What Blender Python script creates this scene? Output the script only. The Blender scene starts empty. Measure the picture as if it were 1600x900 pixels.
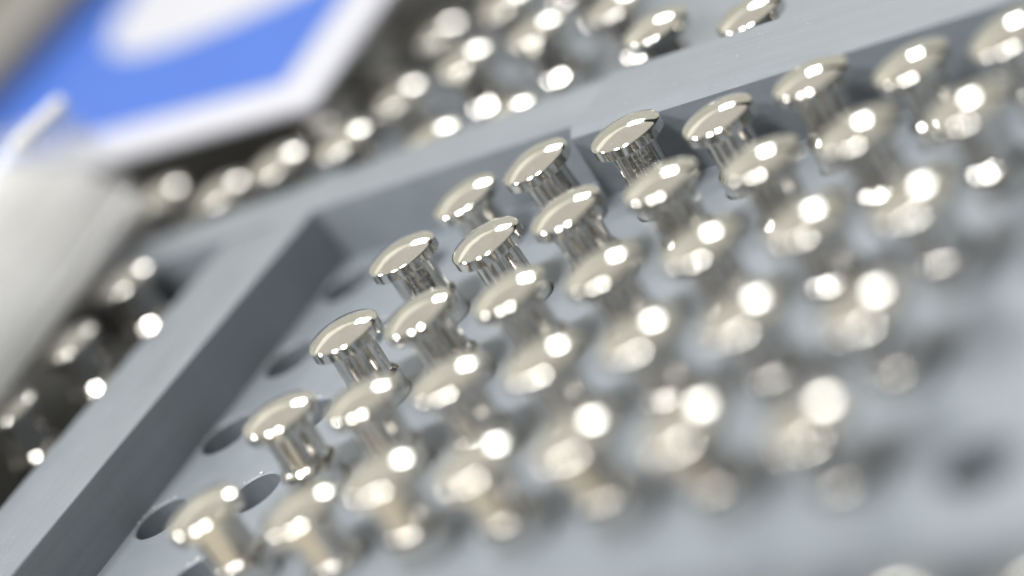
import bpy, bmesh, math, random
from mathutils import Vector, Matrix
random.seed(7)
MM = 0.001
SC = bpy.context.scene
COL = SC.collection

# ------------------------------------------------------------------ camera
cam_data = bpy.data.cameras.new('camera')
cam = bpy.data.objects.new('camera', cam_data)
COL.objects.link(cam)
TX, TY, AZ, EL, DIST, ROLL, FPX = 22.806, -30.460, -0.813612, 0.382125, 825.225, -0.573479, 4129.29
tgt = Vector((TX, TY, 0))
cpos = tgt + DIST * Vector((math.cos(EL) * math.cos(AZ), math.cos(EL) * math.sin(AZ), math.sin(EL)))
fwd = (tgt - cpos).normalized()
rgt = fwd.cross(Vector((0, 0, 1))).normalized()
upv = rgt.cross(fwd)
RH = rgt.copy()                                   # horizontal, to the right of the view
Rv = math.cos(ROLL) * rgt + math.sin(ROLL) * upv
Uv = -math.sin(ROLL) * rgt + math.cos(ROLL) * upv
m = Matrix((Rv, Uv, -fwd)).transposed().to_4x4()
m.translation = cpos * MM
cam.matrix_world = m
cam_data.sensor_width = 36
cam_data.lens = FPX / 1600 * 36
cam_data.clip_start = 0.01
cam_data.clip_end = 100
cam_data.dof.use_dof = True
cam_data.dof.focus_distance = 0.808
cam_data.dof.aperture_fstop = 1.98
SC.camera = cam

# ------------------------------------------------------------------ light of the room
world = bpy.data.worlds.new('World')
SC.world = world
world.use_nodes = True
bg = world.node_tree.nodes['Background']
bg.inputs[0].default_value = (0.90, 0.95, 1.0, 1)
bg.inputs[1].default_value = 0.03


def area(name, az, el, dist, w, h, radiance, color, face=None):
    """Rectangular lamp in direction az/el (degrees) from the tray, facing it."""
    ld = bpy.data.lights.new(name, 'AREA')
    ld.shape = 'RECTANGLE'
    ld.size, ld.size_y = w, h
    ld.energy = radiance * math.pi * w * h
    ld.color = color
    o = bpy.data.objects.new(name, ld)
    a, e = math.radians(az), math.radians(el)
    p = Vector((math.cos(e) * math.cos(a), math.cos(e) * math.sin(a), math.sin(e))) * dist
    o.location = p
    d = Vector(face) if face else -p
    o.rotation_euler = d.to_track_quat('-Z', 'Y').to_euler()
    COL.objects.link(o)
    return o


# pale lit wall across the room, luminous ceiling, a bright window panel, a row of ceiling lamps
area('wall_light', 136, 20.5, 3.1, 7.0, 2.30, 0.415, (1.0, 0.985, 0.85), face=(0.72, -0.69, -0.05))
area('ceiling_light', 163, 60.7, 2.56, 5.2, 4.6, 0.44, (1.0, 0.96, 0.86), face=(0, 0, -1))
area('window_light', 116.3, 35, 20.0, 3.0, 3.0, 13.0, (1.0, 0.99, 0.98))
for lx, ly, lr, ls in ((-2.30, -0.75, 58.0, 0.39), (-0.42, -1.22, 45.0, 0.39), (0.24, -0.80, 70.0, 0.30)):
    d_ = Vector((lx, ly, 1.8))
    area('ceiling_lamp', math.degrees(math.atan2(ly, lx)), math.degrees(math.asin(1.8 / d_.length)), d_.length, ls, ls, lr, (1.0, 0.99, 0.97), face=(0, 0, -1))

SC.view_settings.view_transform = 'Standard'
SC.view_settings.look = 'None'
SC.view_settings.exposure = 0.48
SC.view_settings.gamma = 1.0
SC.view_settings.use_curve_mapping = False
SC.render.engine = 'CYCLES'
SC.cycles.use_denoising = True
SC.cycles.max_bounces = 10
SC.cycles.glossy_bounces = 6
SC.cycles.transparent_max_bounces = 24
SC.cycles.sample_clamp_indirect = 12
SC.cycles.blur_glossy = 0.3

# ------------------------------------------------------------------ materials


def new_mat(name):
    mt = bpy.data.materials.new(name)
    mt.use_nodes = True
    nt = mt.node_tree
    return mt, nt, nt.nodes['Principled BSDF']


def node(nt, kind, **kw):
    n = nt.nodes.new(kind)
    for k, v in kw.items():
        if k in n.inputs:
            n.inputs[k].default_value = v
        else:
            setattr(n, k, v)
    return n


def ramp(nt, fac, stops):
    r = nt.nodes.new('ShaderNodeValToRGB')
    while len(r.color_ramp.elements) > 1:
        r.color_ramp.elements.remove(r.color_ramp.elements[-1])
    for i, (p, c) in enumerate(stops):
        e = r.color_ramp.elements[0] if i == 0 else r.color_ramp.elements.new(p)
        e.position = p
        e.color = (*c, 1) if len(c) == 3 else c
    nt.links.new(fac, r.inputs[0])
    return r.outputs[0]


def coords(nt, scale, src='Object', obj_rand=False):
    tc = nt.nodes.new('ShaderNodeTexCoord')
    mp = nt.nodes.new('ShaderNodeMapping')
    mp.inputs['Scale'].default_value = scale
    nt.links.new(tc.outputs[src], mp.inputs[0])
    if obj_rand:
        oi = nt.nodes.new('ShaderNodeObjectInfo')
        mul = node(nt, 'ShaderNodeMath', operation='MULTIPLY')
        mul.inputs[1].default_value = 37.0
        nt.links.new(oi.outputs['Random'], mul.inputs[0])
        cx = nt.nodes.new('ShaderNodeCombineXYZ')
        for k in range(3):
            nt.links.new(mul.outputs[0], cx.inputs[k])
        nt.links.new(cx.outputs[0], mp.inputs['Location'])
        nt.links.new(mul.outputs[0], mp.inputs['Rotation'])
    return mp.outputs[0]


def steel(name, base, rough, bump, streak):
    mt, nt, b = new_mat(name)
    b.inputs['Metallic'].default_value = 1.0
    v = coords(nt, streak, obj_rand=True)
    n1 = node(nt, 'ShaderNodeTexNoise', Scale=1.0, Detail=4.0, Roughness=0.6)
    nt.links.new(v, n1.inputs['Vector'])
    v2 = coords(nt, (160, 160, 160), obj_rand=True)
    n2 = node(nt, 'ShaderNodeTexNoise', Scale=1.0, Detail=3.0)
    nt.links.new(v2, n2.inputs['Vector'])
    nt.links.new(ramp(nt, n2.outputs[0], [(0.3, (base[0] * .93, base[1] * .92, base[2] * .90)), (0.65, base)]), b.inputs['Base Color'])
    rr = ramp(nt, n1.outputs[0], [(0.35, (rough * .7,) * 3), (0.62, (rough,) * 3), (0.72, (rough * 1.9,) * 3)])
    v4 = coords(nt, (1700, 1700, 1700), obj_rand=True)
    n4 = node(nt, 'ShaderNodeTexNoise', Scale=1.0, Detail=1.0)
    nt.links.new(v4, n4.inputs['Vector'])
    v5 = coords(nt, (130, 4200, 130), obj_rand=True)
    n5 = node(nt, 'ShaderNodeTexNoise', Scale=1.0, Detail=1.0)
    nt.links.new(v5, n5.inputs['Vector'])
    add = node(nt, 'ShaderNodeMath', operation='ADD', use_clamp=True)
    add2 = node(nt, 'ShaderNodeMath', operation='ADD', use_clamp=True)
    nt.links.new(rr, add.inputs[0])
    nt.links.new(ramp(nt, n4.outputs[0], [(0.72, (0, 0, 0)), (0.76, (0.35, 0.35, 0.35))]), add.inputs[1])
    nt.links.new(add.outputs[0], add2.inputs[0])
    nt.links.new(ramp(nt, n5.outputs[0], [(0.67, (0, 0, 0)), (0.73, (0.22, 0.22, 0.22))]), add2.inputs[1])
    nt.links.new(add2.outputs[0], b.inputs['Roughness'])
    bp = node(nt, 'ShaderNodeBump', Strength=bump, Distance=0.00012)
    nt.links.new(n1.outputs[0], bp.inputs['Height'])
    nt.links.new(bp.outputs[0], b.inputs['Normal'])
    return mt


STEEL_HEAD = steel('polished_steel', (0.785, 0.77, 0.725), 0.055, 0.20, (1100, 70, 300))
STEEL_BODY = steel('turned_steel', (0.72, 0.70, 0.665), 0.10, 0.10, (60, 60, 1400))


def plastic(name, lo, hi, rough, scale=60.0, bump=0.08, spec=0.5, speck=True, grain=None):
    mt, nt, b = new_mat(name)
    v = coords(nt, (scale, scale, scale))
    n = node(nt, 'ShaderNodeTexNoise', Scale=1.0, Detail=6.0, Roughness=0.65)
    nt.links.new(v, n.inputs['Vector'])
    colr = ramp(nt, n.outputs[0], [(0.3, lo), (0.7, hi)])
    if speck:
        v3 = coords(nt, (1500, 1500, 1500))
        vo = node(nt, 'ShaderNodeTexNoise', Scale=1.0, Detail=1.0)
        nt.links.new(v3, vo.inputs['Vector'])
        mx = nt.nodes.new('ShaderNodeMix')
        mx.data_type = 'RGBA'
        mx.inputs[7].default_value = (hi[0] * 1.35, hi[1] * 1.35, hi[2] * 1.35, 1)
        nt.links.new(ramp(nt, vo.outputs[0], [(0.70, (0, 0, 0)), (0.76, (0.5, 0.5, 0.5))]), mx.inputs[0])
        nt.links.new(colr, mx.inputs[6])
        colr = mx.outputs[2]
    for ang, amt in ((0.5, 0.22), (-0.9, 0.18), (1.7, 0.16)) if speck else ():   # fine scratches
        tcs = nt.nodes.new('ShaderNodeTexCoord')
        mps = nt.nodes.new('ShaderNodeMapping')
        mps.inputs['Rotation'].default_value = (0, 0, ang)
        mps.inputs['Scale'].default_value = (30, 1700, 60)
        nt.links.new(tcs.outputs['Object'], mps.inputs[0])
        nsr = node(nt, 'ShaderNodeTexNoise', Scale=1.0, Detail=2.0)
        nt.links.new(mps.outputs[0], nsr.inputs['Vector'])
        mxs = nt.nodes.new('ShaderNodeMix')
        mxs.data_type = 'RGBA'
        mxs.inputs[7].default_value = (hi[0] * 1.7, hi[1] * 1.65, hi[2] * 1.6, 1)
        nt.links.new(ramp(nt, nsr.outputs[0], [(0.68, (0, 0, 0)), (0.74, (amt, amt, amt))]), mxs.inputs[0])
        nt.links.new(colr, mxs.inputs[6])
        colr = mxs.outputs[2]
    if grain:                                       # saw lines along the length of a strip
        vg = coords(nt, grain)
        ng = node(nt, 'ShaderNodeTexNoise', Scale=1.0, Detail=5.0, Roughness=0.7)
        nt.links.new(vg, ng.inputs['Vector'])
        mg = nt.nodes.new('ShaderNodeMix')
        mg.data_type = 'RGBA'
        mg.blend_type = 'MULTIPLY'
        mg.inputs[0].default_value = 1.0
        nt.links.new(colr, mg.inputs[6])
        nt.links.new(ramp(nt, ng.outputs[0], [(0.30, (0.90, 0.90, 0.905)), (0.48, (0.99, 0.99, 0.99)), (0.72, (1.05, 1.05, 1.05))]), mg.inputs[7])
        colr = mg.outputs[2]
    nt.links.new(colr, b.inputs['Base Color'])
    nt.links.new(ramp(nt, n.outputs[0], [(0.3, (rough * .85,) * 3), (0.7, (rough * 1.2,) * 3)]), b.inputs['Roughness'])
    b.inputs['Specular IOR Level'].default_value = spec
    v2 = coords(nt, (scale * 14,) * 3)
    n2 = node(nt, 'ShaderNodeTexNoise', Scale=1.0, Detail=3.0)
    nt.links.new(v2, n2.inputs['Vector'])
    bp = node(nt, 'ShaderNodeBump', Strength=bump, Distance=0.0002)
    nt.links.new(n2.outputs[0], bp.inputs['Height'])
    nt.links.new(bp.outputs[0], b.inputs['Normal'])
    return mt


GREY = plastic('grey_pvc', (0.222, 0.251, 0.285), (0.25, 0.28, 0.315), 0.40, spec=0.55)
RAIL = plastic('grey_pvc_rail', (0.22, 0.249, 0.281), (0.248, 0.277, 0.309), 0.42, spec=0.55, grain=(6, 500, 300))
RAILY = plastic('grey_pvc_side_rail', (0.22, 0.249, 0.281), (0.248, 0.277, 0.309), 0.42, spec=0.55, grain=(500, 6, 300))
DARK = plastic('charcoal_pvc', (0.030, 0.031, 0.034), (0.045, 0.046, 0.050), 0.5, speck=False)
TABLE = plastic('table_top', (0.44, 0.405, 0.325), (0.50, 0.46, 0.38), 0.5, speck=False)
BLUE = plastic('blue_print', (0.042, 0.138, 0.55), (0.055, 0.16, 0.60), 0.45, speck=False, bump=0.02)
CARDWHITE = plastic('white_card', (0.57, 0.58, 0.64), (0.60, 0.61, 0.67), 0.5, speck=False, bump=0.02)
STREAK_WHITE = plastic('streak_white', (0.92, 0.92, 0.90), (0.96, 0.955, 0.94), 0.6, speck=False)
FOAM = plastic('soft_white_foam', (0.93, 0.93, 0.905), (0.97, 0.965, 0.95), 0.6, speck=False)
fb_ = FOAM.node_tree.nodes['Principled BSDF']
fb_.inputs['Subsurface Weight'].default_value = 1.0
fb_.inputs['Subsurface Radius'].default_value = (1.0, 1.0, 0.95)
fb_.inputs['Subsurface Scale'].default_value = 0.03
TAUPE = plastic('taupe_metal_paint', (0.20, 0.19, 0.175), (0.24, 0.23, 0.215), 0.38, speck=False)
INK = plastic('engraving_dark', (0.06, 0.055, 0.045), (0.09, 0.08, 0.065), 0.6, speck=False)
DUST_GLINT = plastic('dust_glint_white', (0.7, 0.7, 0.7), (0.8, 0.8, 0.8), 0.5, speck=False)



def frosted(name, clear, trans):
    mt, nt, b = new_mat(name)
    b.inputs['Base Color'].default_value = (0.94, 0.94, 0.92, 1)
    b.inputs['Roughness'].default_value = 0.12
    tr = nt.nodes.new('ShaderNodeBsdfTransparent')
    tl = nt.nodes.new('ShaderNodeBsdfTranslucent')
    tl.inputs[0].default_value = (0.96, 0.96, 0.94, 1)
    m1 = nt.nodes.new('ShaderNodeMixShader')
    m1.inputs[0].default_value = trans
    m2 = nt.nodes.new('ShaderNodeMixShader')
    m2.inputs[0].default_value = clear
    nt.links.new(b.outputs[0], m1.inputs[1])
    nt.links.new(tl.outputs[0], m1.inputs[2])
    nt.links.new(m1.outputs[0], m2.inputs[1])
    nt.links.new(tr.outputs[0], m2.inputs[2])
    gl = nt.nodes.new('ShaderNodeBsdfGlossy')
    gl.inputs['Roughness'].default_value = 0.10
    m3 = nt.nodes.new('ShaderNodeMixShader')
    m3.inputs[0].default_value = 0.08
    nt.links.new(m2.outputs[0], m3.inputs[1])
    nt.links.new(gl.outputs[0], m3.inputs[2])
    nt.links.new(m3.outputs[0], nt.nodes['Material Output'].inputs[0])
    return mt


CLEAR = frosted('frosted_clear_plastic', 0.92, 0.6)
LID = frosted('clear_lid_plastic', 0.91, 0.4)

# ------------------------------------------------------------------ mesh helpers (all in millimetres)


def mesh_from(name, bm, mat, sharp=30):
    bmesh.ops.recalc_face_normals(bm, faces=bm.faces)
    bmesh.ops.scale(bm, vec=(MM, MM, MM), verts=bm.verts)
    me = bpy.data.meshes.new(name)
    bm.to_mesh(me)
    bm.free()
    me.polygons.foreach_set('use_smooth', [True] * len(me.polygons))
    me.set_sharp_from_angle(angle=math.radians(sharp))
    me.materials.append(mat)
    return me


def link(name, me, parent=None, loc=None, rot=None):
    o = bpy.data.objects.new(name, me)
    COL.objects.link(o)
    if parent is not None:
        o.parent = parent
    if loc is not None:
        o.location = Vector(loc) * MM
    if rot is not None:
        o.rotation_euler = rot
    return o


def tag(o, label, cat=None, group=None, kind=None):
    o['label'] = label
    if cat:
        o['category'] = cat
    if group:
        o['group'] = group
    if kind:
        o['kind'] = kind
    return o


def thing(name, label, cat, loc=(0, 0, 0), rot=(0, 0, 0), group=None):
    return tag(link(name, None, None, loc, rot), label, cat, group)


def lathe(profile, seg=72, cap_top=False, cap_bot=False):
    bm = bmesh.new()
    rings = []
    for r, z in profile:
        if r < 1e-6:
            rings.append([bm.verts.new((0, 0, z))])
        else:
            rings.append([bm.verts.new((r * math.cos(2 * math.pi * k / seg), r * math.sin(2 * math.pi * k / seg), z)) for k in range(seg)])
    for a, b in zip(rings, rings[1:]):
        for k in range(seg):
            q = (k + 1) % seg
            if len(a) == 1:
                bm.faces.new((a[0], b[k], b[q]))
            elif len(b) == 1:
                bm.faces.new((a[k], a[q], b[0]))
            else:
                bm.faces.new((a[k], a[q], b[q], b[k]))
    if cap_top and len(rings[0]) > 1:
        bm.faces.new(rings[0])
    if cap_bot and len(rings[-1]) > 1:
        bm.faces.new(rings[-1])
    return bm


def prism(poly, z0, z1, bevel=0.0, seg=2):
    """Closed prism over a polygon (mm), edges optionally rounded."""
    bm = bmesh.new()
    lo = [bm.verts.new((x, y, z0)) for x, y in poly]
    hi = [bm.verts.new((x, y, z1)) for x, y in poly]
    bm.faces.new(lo[::-1])
    bm.faces.new(hi)
    n = len(poly)
    for k in range(n):
        bm.faces.new((lo[k], lo[(k + 1) % n], hi[(k + 1) % n], hi[k]))
    bmesh.ops.recalc_face_normals(bm, faces=bm.faces)
    if bevel > 0:
        es = [e for e in bm.edges if e.calc_face_angle(0) > math.radians(40)]
        bmesh.ops.bevel(bm, geom=es, offset=bevel, segments=seg, profile=0.5, affect='EDGES')
    return bm


def rrect(x0, x1, y0, y1, r, n=10):
    pts = []
    for cx, cy, a0 in ((x1 - r, y1 - r, 0), (x0 + r, y1 - r, 90), (x0 + r, y0 + r, 180), (x1 - r, y0 + r, 270)):
        for k in range(n + 1):
            a = math.radians(a0 + 90 * k / n)
            pts.append((cx + r * math.cos(a), cy + r * math.sin(a)))
    return pts


def deck_mesh(name, xs, ys, holes, hr, mat, depth=18.0, cham=0.55):
    """Drilled plate: xs, ys are the cell borders, holes[(i, j)] the hole centre in that cell."""
    bm = bmesh.new()
    for i in range(len(xs) - 1):
        for j in range(len(ys) - 1):
            x0, x1, y0, y1 = xs[i], xs[i + 1], ys[j], ys[j + 1]
            if (i, j) not in holes:
                bm.faces.new([bm.verts.new(p) for p in ((x0, y0, 0), (x1, y0, 0), (x1, y1, 0), (x0, y1, 0))])
                continue
            cx, cy = holes[(i, j)]
            angs = sorted([2 * math.pi * k / 44 for k in range(44)] + [math.atan2(y - cy, x - cx) % (2 * math.pi) for x in (x0, x1) for y in (y0, y1)])
            rings = [[], [], [], []]
            for a in angs:
                ca, sa = math.cos(a), math.sin(a)
                t = min(((x1 - cx) / ca if ca > 1e-9 else (x0 - cx) / ca if ca < -1e-9 else 1e9),
                        ((y1 - cy) / sa if sa > 1e-9 else (y0 - cy) / sa if sa < -1e-9 else 1e9))
                for q, (r, z) in enumerate(((t, 0), (hr + cham, 0), (hr, -cham), (hr, -depth))):
                    rings[q].append(bm.verts.new((cx + r * ca, cy + r * sa, z)))
            n = len(angs)
            for a, b in zip(rings, rings[1:]):
                for k in range(n):
                    bm.faces.new((a[k], a[(k + 1) % n], b[(k + 1) % n], b[k]))
    me = mesh_from(name, bm, mat)
    me.update()
    # top faces must look up
    return me


# ------------------------------------------------------------------ the table under everything
tb = link('table', mesh_from('table', prism([(-900, -700), (700, -700), (700, 800), (-900, 800)], -60, -36, 3), TABLE))
tag(tb, 'dark table top under the punch trays', kind='structure')

# ------------------------------------------------------------------ near grey tray with drilled deck and rails
PX, PY = 34.17, 40.39
tray = thing('punch_tray', 'grey plastic tray with drilled deck holding the sharp row of punches', 'tray')
xs = [-82.0] + [(i - 0.5) * PX for i in range(-1, 9)] + [330.0]
ys = [-190.0] + [-(j - 0.5) * PY for j in range(4, 0, -1)] + [34.0]
over = {(-1, 3): (-32.1, -117.5), (-1, 4): (-29.5, -156.0), (-2, 3): (-70.6, -122.0), (-2, 2): (-70.8, -81.2), (-2, 1): (-69.0, -42.2), (-2, 0): (-69.5, -1.0)}
holes = {}
for i in range(-2, 8):
    for j in range(5):
        if i == 7 and j < 4:
            continue
        holes[(i + 2, 4 - j)] = over.get((i, j), (i * PX, -j * PY))
link('deck', deck_mesh('deck', xs, ys, holes, 9.45, GREY), tray)
link('base_plate', mesh_from('base_plate', prism([(-120, -190.5), (331, -190.5), (331, 58), (-120, 58)], -35.8, -30), GREY), tray)
link('front_edge', mesh_from('front_edge', prism([(-120, -193.5), (331, -193.5), (331, -190.2), (-120, -190.2)], -30, -0.4, 0.5), RAIL), tray)
rl = link('rail', mesh_from('rail', prism([(-101, -300), (-80.7, -300), (-80.7, 16.2), (-101, 14.8)], -30, 22.3, 0.7, 3), RAILY), tray)
tag(rl, 'inner strip of the left rail')
rl = link('rail', mesh_from('rail', prism([(-120.5, -300), (-101.3, -300), (-101.3, 14.8), (-123, 13.4)], -30, 21.5, 0.7, 3), RAILY), tray)
tag(rl, 'outer strip of the left rail, slightly lower')
sl = 0.072
rl = link('rail', mesh_from('rail', prism([(-190, 16.6 - sl * 112), (34.5, 16.6 + sl * 113), (37.7, 16.6 + sl * 116 + 9), (37.7, 54), (-190, 28.5)], -30, 22.5, 0.7, 3), RAIL), tray)
tag(rl, 'rear rail, set back piece at the corner')
# the right-hand piece of the rear rail stands forward and has a bevelled top edge
bm = bmesh.new()
prof = [(0, -30), (0, 23.2), (2.4, 25.6), (35.5, 25.6), (35.5, -30)]
ends = []
for x, dy in ((38.3, 13.2), (420, 35.6)):
    ends.append([bm.verts.new((x, dy + (y if x < 100 or y < 30 else y * 0.80), z)) for y, z in prof])
bm.faces.new(ends[0]); bm.faces.new(ends[1][::-1])
for k in range(5):
    bm.faces.new((ends[0][k], ends[0][(k + 1) % 5], ends[1][(k + 1) % 5], ends[1][k]))
rl = link('rail', mesh_from('rail', bm, RAIL), tray)
tag(rl, 'rear rail, forward piece with bevelled top edge')

# ------------------------------------------------------------------ one punch: head, neck, barrel
RD, HT = 27.0, 29.3                                # dome radius, top of the head above the deck
dome = [(0.0, HT)]
RE = 11.0
for k in range(1, 15):
    r = RE * k / 14
    dome.append((r, HT - RD + math.sqrt(RD * RD - r * r)))
z_e = dome[-1][1]
t0 = math.asin(RE / RD)
BR = 1.9                                          # soft rounding of the dome towards its rim
bev = []
for k in range(1, 7):
    t = t0 + (math.radians(54) - t0) * k / 6
    bev.append((RE + BR * (math.sin(t) - math.sin(t0)), z_e - BR * (math.cos(t0) - math.cos(t))))
RB, zb = bev[-1][0] + 0.05, bev[-1][1] - 0.08
bev.append((RB, zb))
head_prof = dome + bev + [(RB, zb - 3.05), (RB - .1, zb - 3.2), (RB - .25, zb - 3.25), (8.6, zb - 3.9), (7.7, zb - 4.2)]
HEAD = mesh_from('head', lathe(head_prof, 96), STEEL_HEAD, 28)
zn = zb - 4.2
NR = 7.5
neck_prof = [(NR, zn + 0.5), (NR, 10.05), (NR + 0.06, 9.85), (NR + 0.2, 9.75)]
NECK = mesh_from('neck', lathe(neck_prof, 80), STEEL_BODY, 50)
barrel_prof = [(NR + 0.12, 9.75), (7.70, 9.74), (7.84, 9.66), (7.96, 9.54), (8.96, 8.44), (9.08, 8.26), (9.17, 8.02), (9.2, 7.7), (9.2, -23.2), (8.7, -23.8)]
BARREL = mesh_from('barrel', lathe(barrel_prof, 80, cap_bot=True), STEEL_BODY, 50)


def engraving(lines, height, ang0, ztop, pitch):
    """Lettering wrapped round the neck."""
    bm = bmesh.new()
    for n, txt in enumerate(lines):
        cu = bpy.data.curves.new('t', 'FONT')
        cu.body = txt
        cu.size = height * 1.35
        cu.align_x = 'CENTER'
        cu.space_character = 1.25
        cu.offset = 0.0
        cu.resolution_u = 3
        to = bpy.data.objects.new('t', cu)
        COL.objects.link(to)
        dg = bpy.context.evaluated_depsgraph_get()
        me = to.evaluated_get(dg).to_mesh()
        tmp = bmesh.new()
        tmp.from_mesh(me)
        bmesh.ops.triangulate(tmp, faces=tmp.faces)
        bmesh.ops.subdivide_edges(tmp, edges=[e for e in tmp.edges if e.calc_length() > 0.5], cuts=2)
        bmesh.ops.triangulate(tmp, faces=tmp.faces)
        vm = {}
        for v in tmp.verts:
            a = ang0 + v.co.x / NR
            vm[v.index] = bm.verts.new(((NR + 0.035) * math.cos(a), (NR + 0.035) * math.sin(a), ztop - n * pitch + v.co.y))
        for f in tmp.faces:
            bm.faces.new([vm[v.index] for v in f.verts])
        tmp.free()
        to.evaluated_get(dg).to_mesh_clear()
        bpy.data.objects.remove(to)
        bpy.data.curves.remove(cu)
    return mesh_from('engraving', bm, INK)


view_az = AZ                                        # the side of a neck that faces the camera
ENG_A = engraving(['IA.TL', 'D 00P', '(0.00'], 1.75, view_az + 0.10, 19.2, 2.75)
ENG_B = engraving(['8 IA.T', '0L 00P', 'D 0.00', 'IA 0L'], 1.35, view_az + 0.05, 19.4, 1.95)


def punch(label, x, y, ax=0.0, dz=0.0, group=None, eng=None):
    """ax: how far the head leans to the right of the view (mm); dz: stands higher or lower (mm)."""
    tilt = math.atan2(ax, 27.0)
    axis = Vector((-RH.y, RH.x, 0)) if True else None
    q = Vector((0, 0, 1)).rotation_difference((Vector((0, 0, 1)) + RH * math.tan(tilt) + Vector((random.uniform(-.008, .008), random.uniform(-.008, .008), 0))).normalized())
    # the spin of a punch in its hole
    t = link('steel_punch', None, None, (x, y, dz))
    t.rotation_euler = q.to_euler()
    tag(t, label, 'punch', group)
    spin = random.uniform(0, 6.28)
    for nm, me in (('head', HEAD), ('neck', NECK), ('barrel', BARREL)):
        o = link(nm, me, t)
        if eng is None:
            o.rotation_euler = (0, 0, spin)
        if nm == 'neck' and eng is not None:
            link('engraving', eng, o)
    return t


ADJ = {(0, 0): (-1.2, -5.5), (1, 0): (-1.7, -0.2), (2, 0): (1.0, 0.5), (3, 0): (0.2, -2.4), (4, 0): (1.6, 1.1), (5, 0): (0.0, -2.3), (6, 0): (-2.0, -0.4),
       (0, 1): (0.2, 0.2), (1, 1): (-0.3, -2.2), (2, 1): (-0.8, 1.1), (3, 1): (1.1, 1.8), (4, 1): (2.0, 0.4), (5, 1): (0.7, 2.0), (6, 1): (0.9, 0.6),
       (0, 2): (0.9, -0.2), (1, 2): (-1.2, 1.2), (2, 2): (-0.1, 1.0), (3, 2): (0.5, 1.2), (4, 2): (0.9, 1.4), (5, 2): (0.8, 1.0), (6, 2): (-0.6, 0.6),
       (0, 3): (1.9, 0.5), (1, 3): (1.3, 0.1), (2, 3): (1.3, 1.0), (3, 3): (0.6, 0.9), (4, 3): (0.5, 2.1), (5, 3): (-0.8, 2.1), (6, 3): (-0.8, -2.8),
       (0, 4): (-0.2, 0.1), (1, 4): (-0.4, -5.1), (2, 4): (1.2, 0.7), (3, 4): (-0.7, 0.0), (4, 4): (-0.5, 1.7), (5, 4): (-1.3, 0.2), (6, 4): (-1.3, -4.9)}
ORD = ['first', 'second', 'third', 'fourth', 'fifth', 'sixth', 'seventh', 'eighth', 'ninth']
ROWN = ['row beside the rear rail', 'second row from the rear rail', 'middle row of the near tray', 'fourth row from the rear rail', 'front row of the near tray']
for (i, j), (ax, dz) in ADJ.items():
    eng = ENG_A if (i, j) == (0, 1) else ENG_B if (i, j) == (2, 0) else None
    extra = {(0, 1): ' with engraved neck', (2, 0): ' with engraved neck', (0, 0): ' sitting low', (0, 2): ' in sharp focus'}.get((i, j), '')
    punch('steel punch%s, %s from left in the %s' % (extra, ORD[i], ROWN[j]), i * PX, -j * PY, ax, dz, 'punches in the near grey tray', eng)

# ------------------------------------------------------------------ grey tray behind the rear rail
back = thing('punch_tray', 'grey drilled tray behind the rear rail, out of focus', 'tray', (-91, 58, 0), (0, 0, 0.063))
BP, BQ = 34.8, 40.0
bx = [-54.0] + [(i + 0.5) * BP for i in range(-1, 11)]
by = [-14.0] + [(j + 0.5) * BQ for j in range(0, 6)]
BH = {(0, 0): 0.0, (1, 0): -9.5, (2, 0): -10.0, (4, 0): 2.5, (5, 0): -3.4, (7, 0): -5.0,
      (0, 1): -6.5, (1, 1): -1.6, (2, 1): 0.0, (3, 1): -1.0, (0, 2): -3.6, (1, 2): -1.0, (2, 2): 0.0, (0, 3): -1.0, (1, 3): -2.0}
bh = {(i + 1, j): (i * BP, j * BQ) for i, j in list(BH) + [(-1, 0), (-1, 1), (-1, 2)]}
link('deck', deck_mesh('deck', bx, by, bh, 9.45, GREY), back)
link('base_plate', mesh_from('base_plate', prism([(-54, -14), (370, -14), (370, 218), (-54, 218)], -35.8, -30), GREY), back)


def bpos(i, j):
    c, s = math.cos(0.063), math.sin(0.063)
    return -91 + c * i * BP - s * j * BQ, 58 + s * i * BP + c * j * BQ


BROW = ['row just behind the rear rail', 'second row behind the rear rail', 'third row behind the rear rail', 'fourth row behind the rear rail']
cnt = {}
for (i, j), dz in sorted(BH.items(), key=lambda t: (t[0][1], t[0][0])):
    x, y = bpos(i, j)
    k = cnt[j] = cnt.get(j, -1) + 1
    extra = ''
    punch('blurred steel punch%s, %s from left in the %s' % (extra, ORD[k], BROW[j]), x, y, random.uniform(-.8, .8), dz, 'punches in the back grey tray')

# ------------------------------------------------------------------ charcoal trays on the left and in front
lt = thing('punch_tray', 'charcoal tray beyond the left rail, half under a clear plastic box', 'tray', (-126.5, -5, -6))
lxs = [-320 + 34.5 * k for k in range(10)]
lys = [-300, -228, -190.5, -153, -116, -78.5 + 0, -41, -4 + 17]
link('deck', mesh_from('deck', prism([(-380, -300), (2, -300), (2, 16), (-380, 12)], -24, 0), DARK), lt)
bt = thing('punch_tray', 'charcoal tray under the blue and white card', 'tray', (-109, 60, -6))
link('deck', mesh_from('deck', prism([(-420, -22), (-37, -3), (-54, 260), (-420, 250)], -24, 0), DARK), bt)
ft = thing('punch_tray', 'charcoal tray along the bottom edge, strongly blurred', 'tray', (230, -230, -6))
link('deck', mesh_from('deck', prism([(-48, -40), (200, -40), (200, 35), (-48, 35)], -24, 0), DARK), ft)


def stub(label, x, y, ax, dz, group):
    return punch(label, x, y, ax, dz, group)


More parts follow.
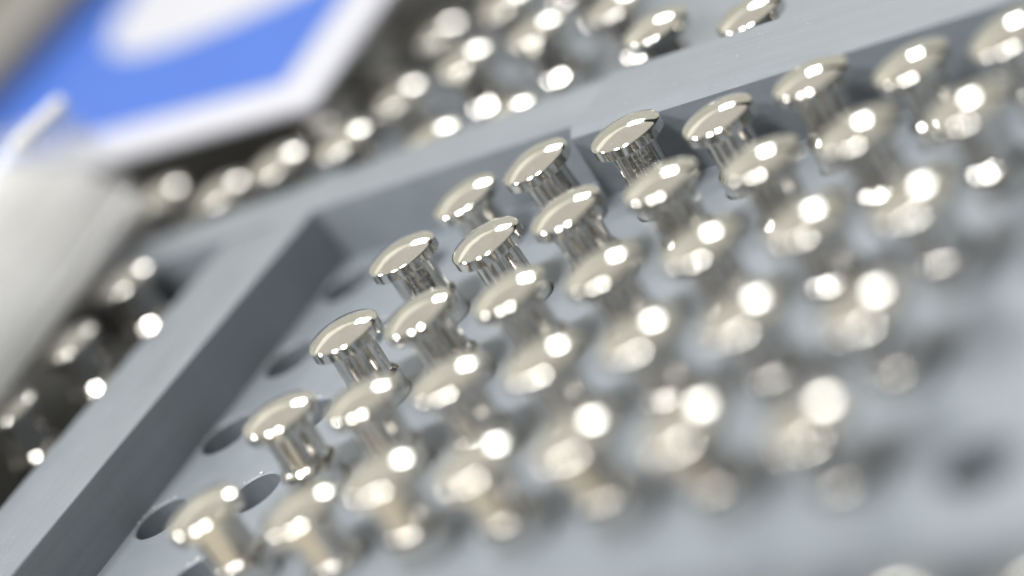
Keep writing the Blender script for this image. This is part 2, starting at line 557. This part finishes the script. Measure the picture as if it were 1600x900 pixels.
for k, (x, y, dz) in enumerate(((-161, -5, 0.0), (-161, -41.7, 0), (-162, -79.3, 0), (-161.5, -117, 0.0))):
    stub('blurred steel punch beside the clear box, %s from the rear by the left rail' % ORD[k], x, y, 0, dz, 'punches in the left charcoal tray')
for k, (x, y, dz, w) in enumerate(((-124.6, 55.8, 0, 'leftmost on the grey deck, just behind the rear rail'), (-157, 54, -4, 'in shade below the front edge of the blue card'),
                                  (-190.5, 57, 0, 'beside the rounded corner of the clear box'), (-127.7, 95.5, -4, 'in deep shade below the right edge of the blue card'),
                                  (-130.2, 135.4, -0.5, 'at the blue card edge, near the top of the frame'))):
    stub('blurred steel punch ' + w, x, y, 0, dz, 'punches in the charcoal tray behind')
for k, (x, y) in enumerate(((199, -243), (230, -245), (262, -246), (296, -248))):
    stub('strongly blurred steel punch at the bottom edge, %s from the left' % ORD[k], x, y, 0, 0, 'punches in the front charcoal tray')

# ------------------------------------------------------------------ blue and white card lying over the punches behind
cz = -0.085
card = thing('sign_card', 'blue card with white border and white oval lying over the far punches', 'sign', (-119, 83.5, 29.8), (math.radians(7.6), 0, cz))
link('backing', mesh_from('backing', prism([(-340, 0), (0, 0), (0, 240), (-340, 240)], 0, 3.0, 0.4), CARDWHITE), card)
link('blue_field', mesh_from('blue_field', prism([(-312, 20), (-31, 20), (-31, 215), (-312, 215)], 3.0, 3.25), BLUE), card)
ov = []
for k in range(72):
    t = 2 * math.pi * k / 72
    cu_, su_ = math.cos(t), math.sin(t)
    ex, ey = 96 * math.copysign(abs(cu_) ** 0.72, cu_), 58 * math.copysign(abs(su_) ** 0.72, su_)
    ov.append((-118 + ex * 0.9945 - ey * 0.105, 134 + ex * 0.105 + ey * 0.9945))
link('white_oval', mesh_from('white_oval', prism(ov, 3.25, 3.5), CARDWHITE), card)

bar = thing('metal_bar', 'taupe grey metal bar lying across the blue card in the far corner', 'bar', (-119, 83.5, 29.8), (math.radians(7.6), 0, cz))
link('body', mesh_from('body', prism([(-338, 24), (-271, 24), (-231, 236), (-338, 236)], 3.6, 17, 1.2, 3), TAUPE), bar)

# ------------------------------------------------------------------ clear plastic box with white foam in it, on the left punches
box = thing('plastic_box', 'clear frosted plastic box with rounded corners lying on the left punches', 'box', (-174.5, 45, 30.0), (0, 0, math.radians(10.4)))
BRAD = 15
outer = rrect(-140, 0, -260, 0, BRAD, 14)
n = len(outer)


def shell(rows, mat, name):
    bm = bmesh.new()
    rings = [[bm.verts.new((x, y, z)) for x, y in rrect(-140 + i_, -i_, -260 + i_, -i_, max(BRAD - i_, 1.0), 14)] for i_, z in rows]
    for a, b in zip(rings, rings[1:]):
        for k in range(n):
            bm.faces.new((a[k], a[(k + 1) % n], b[(k + 1) % n], b[k]))
    bm.faces.new(rings[0][::-1]); bm.faces.new(rings[-1])
    return link(name, mesh_from(name, bm, mat, 40), box)


shell([(4, 0.0), (2, 0.5), (0.6, 2), (0, 4), (0, 36), (2.4, 36), (2.4, 5), (4, 3), (8, 2.4)], CLEAR, 'wall')
lid_rows = [(0.6 + 20 * (1 - math.cos(t)), 36.4 + 20 * math.sin(t)) for t in [math.radians(90) * k / 8 for k in range(9)]]
lid_in = [(2.6 + 18 * (1 - math.cos(t)), 36.4 + 18 * math.sin(t)) for t in [math.radians(90) * k / 8 for k in range(8, -1, -1)]]
bm = bmesh.new()
out_r = [[bm.verts.new((x, y, z)) for x, y in rrect(-140 + i_, -i_, -260 + i_, -i_, max(BRAD - i_, 6.0), 14)] for i_, z in lid_rows]
in_r = [[bm.verts.new((x, y, z)) for x, y in rrect(-140 + i_, -i_, -260 + i_, -i_, max(BRAD - i_, 6.0), 14)] for i_, z in lid_in]
for rs in (out_r, in_r, [in_r[-1], out_r[0]]):
    for a, b in zip(rs, rs[1:]):
        for k in range(n):
            bm.faces.new((a[k], a[(k + 1) % n], b[(k + 1) % n], b[k]))
bm.faces.new(out_r[-1]); bm.faces.new(in_r[0])
link('lid', mesh_from('lid', bm, LID, 40), box)
for z in (6.0, 11.5):
    o2, i2 = rrect(-141.4, 1.4, -261.4, 1.4, BRAD + 1.4, 14), rrect(-139.9, -0.1, -259.9, -0.1, BRAD, 14)
    bm = bmesh.new()
    rr_ = [[bm.verts.new((x, y, zz)) for x, y in pl] for pl, zz in ((o2, z), (o2, z + 2.2), (i2, z + 2.8), (i2, z - .6))]
    for a, b in zip(rr_, rr_[1:]):
        for k in range(n):
            bm.faces.new((a[k], a[(k + 1) % n], b[(k + 1) % n], b[k]))
    link('rib', mesh_from('rib', bm, CLEAR, 50), box)
bm = prism(rrect(-2.6, 2.6, -15, 15, 2.5), 0, 4.0, 1.2, 3)  # white bar added in place of the highlight streak along the lid curve
lt_ = link('lid_streak', mesh_from('lid_streak', bm, STREAK_WHITE, 40), box, (-7.5, -26, 52.6), (0, math.radians(34), math.radians(-14)))
# a soft white sheet rising from the right wall of the box towards its far side
from mathutils import noise
bm = bmesh.new()
NU, NV = 26, 44
top, bot = [], []
for a in range(NU + 1):
    u = -130.0 + 125.0 * a / NU
    for b in range(NV + 1):
        v = -252.0 + 246.0 * b / NV
        d = -5.0 - u                                # distance from the right wall
        z = 3.0 + 45.0 * (1 - math.exp(-(d / 20.0) ** 1.05)) + 5.5 * noise.noise(Vector((u / 26, v / 34, 2.0))) + 2.0 * noise.noise(Vector((u / 9, v / 11, 7.0)))
        edge = min(1.0, (-6.0 - v) / 26.0)
        z = 1.5 + (z - 1.5) * (0.74 + 0.26 * max(0.0, edge) ** 0.5)
        top.append(bm.verts.new((u, v, max(z, 1.5))))
        bot.append(bm.verts.new((u, v, 0.0)))
W_ = NV + 1
for a in range(NU):
    for b in range(NV):
        q = (a * W_ + b, (a + 1) * W_ + b, (a + 1) * W_ + b + 1, a * W_ + b + 1)
        bm.faces.new([top[k] for k in q])
        bm.faces.new([bot[k] for k in q[::-1]])
rim = [a * W_ for a in range(NU + 1)] + [NU * W_ + b for b in range(1, NV + 1)] + [a * W_ + NV for a in range(NU - 1, -1, -1)] + [b for b in range(NV - 1, 0, -1)]
for k in range(len(rim)):
    i0, i1 = rim[k], rim[(k + 1) % len(rim)]
    bm.faces.new((bot[i0], bot[i1], top[i1], top[i0]))
foam = link('foam_sheet', mesh_from('foam_sheet', bm, FOAM, 60), None, (-174.5, 45, 32.6), (0, 0, math.radians(10.4)))
tag(foam, 'soft white packing sheet rising inside the clear plastic box', 'foam')

# ------------------------------------------------------------------ dusty specks on rails and deck, painted glints on hole rims
bm = bmesh.new()
for k in range(70):
    if k < 34:
        x = random.uniform(40, 180); y = 13.2 + .0587 * (x - 38) + random.uniform(4, 30); z = 25.65
    elif k < 46:
        x = random.uniform(-99, -82); y = random.uniform(-160, 0); z = 22.35
    else:
        x = random.uniform(-78, 40); y = random.uniform(-150, -5); z = 0.05
        if any((x - hx) ** 2 + (y - hy) ** 2 < 121 for hx, hy in holes.values()):
            continue
    s = random.uniform(0.05, 0.16)
    bmesh.ops.create_icosphere(bm, subdivisions=1, radius=s, matrix=Matrix.Translation((x, y, z)) @ Matrix.Diagonal((random.uniform(.6, 2.2), 1, .6, 1)))
for (i, j), (hx, hy) in holes.items():              # white flecks added as lamp glints on the rims of the empty holes
    if i < 2:
        for k in range(4):
            t = math.radians(random.uniform(75, 215))
            s = random.uniform(0.25, 0.55)
            bmesh.ops.create_icosphere(bm, subdivisions=1, radius=s, matrix=Matrix.Translation((hx + 10.2 * math.cos(t), hy + 10.2 * math.sin(t), s * .3)) @ Matrix.Diagonal((1.5, 1, .8, 1)))
tag(link('dust_glints', mesh_from('dust_glints', bm, DUST_GLINT)), 'fine pale dusty specks on the grey rails and deck, painted glints on hole rims', kind='stuff')
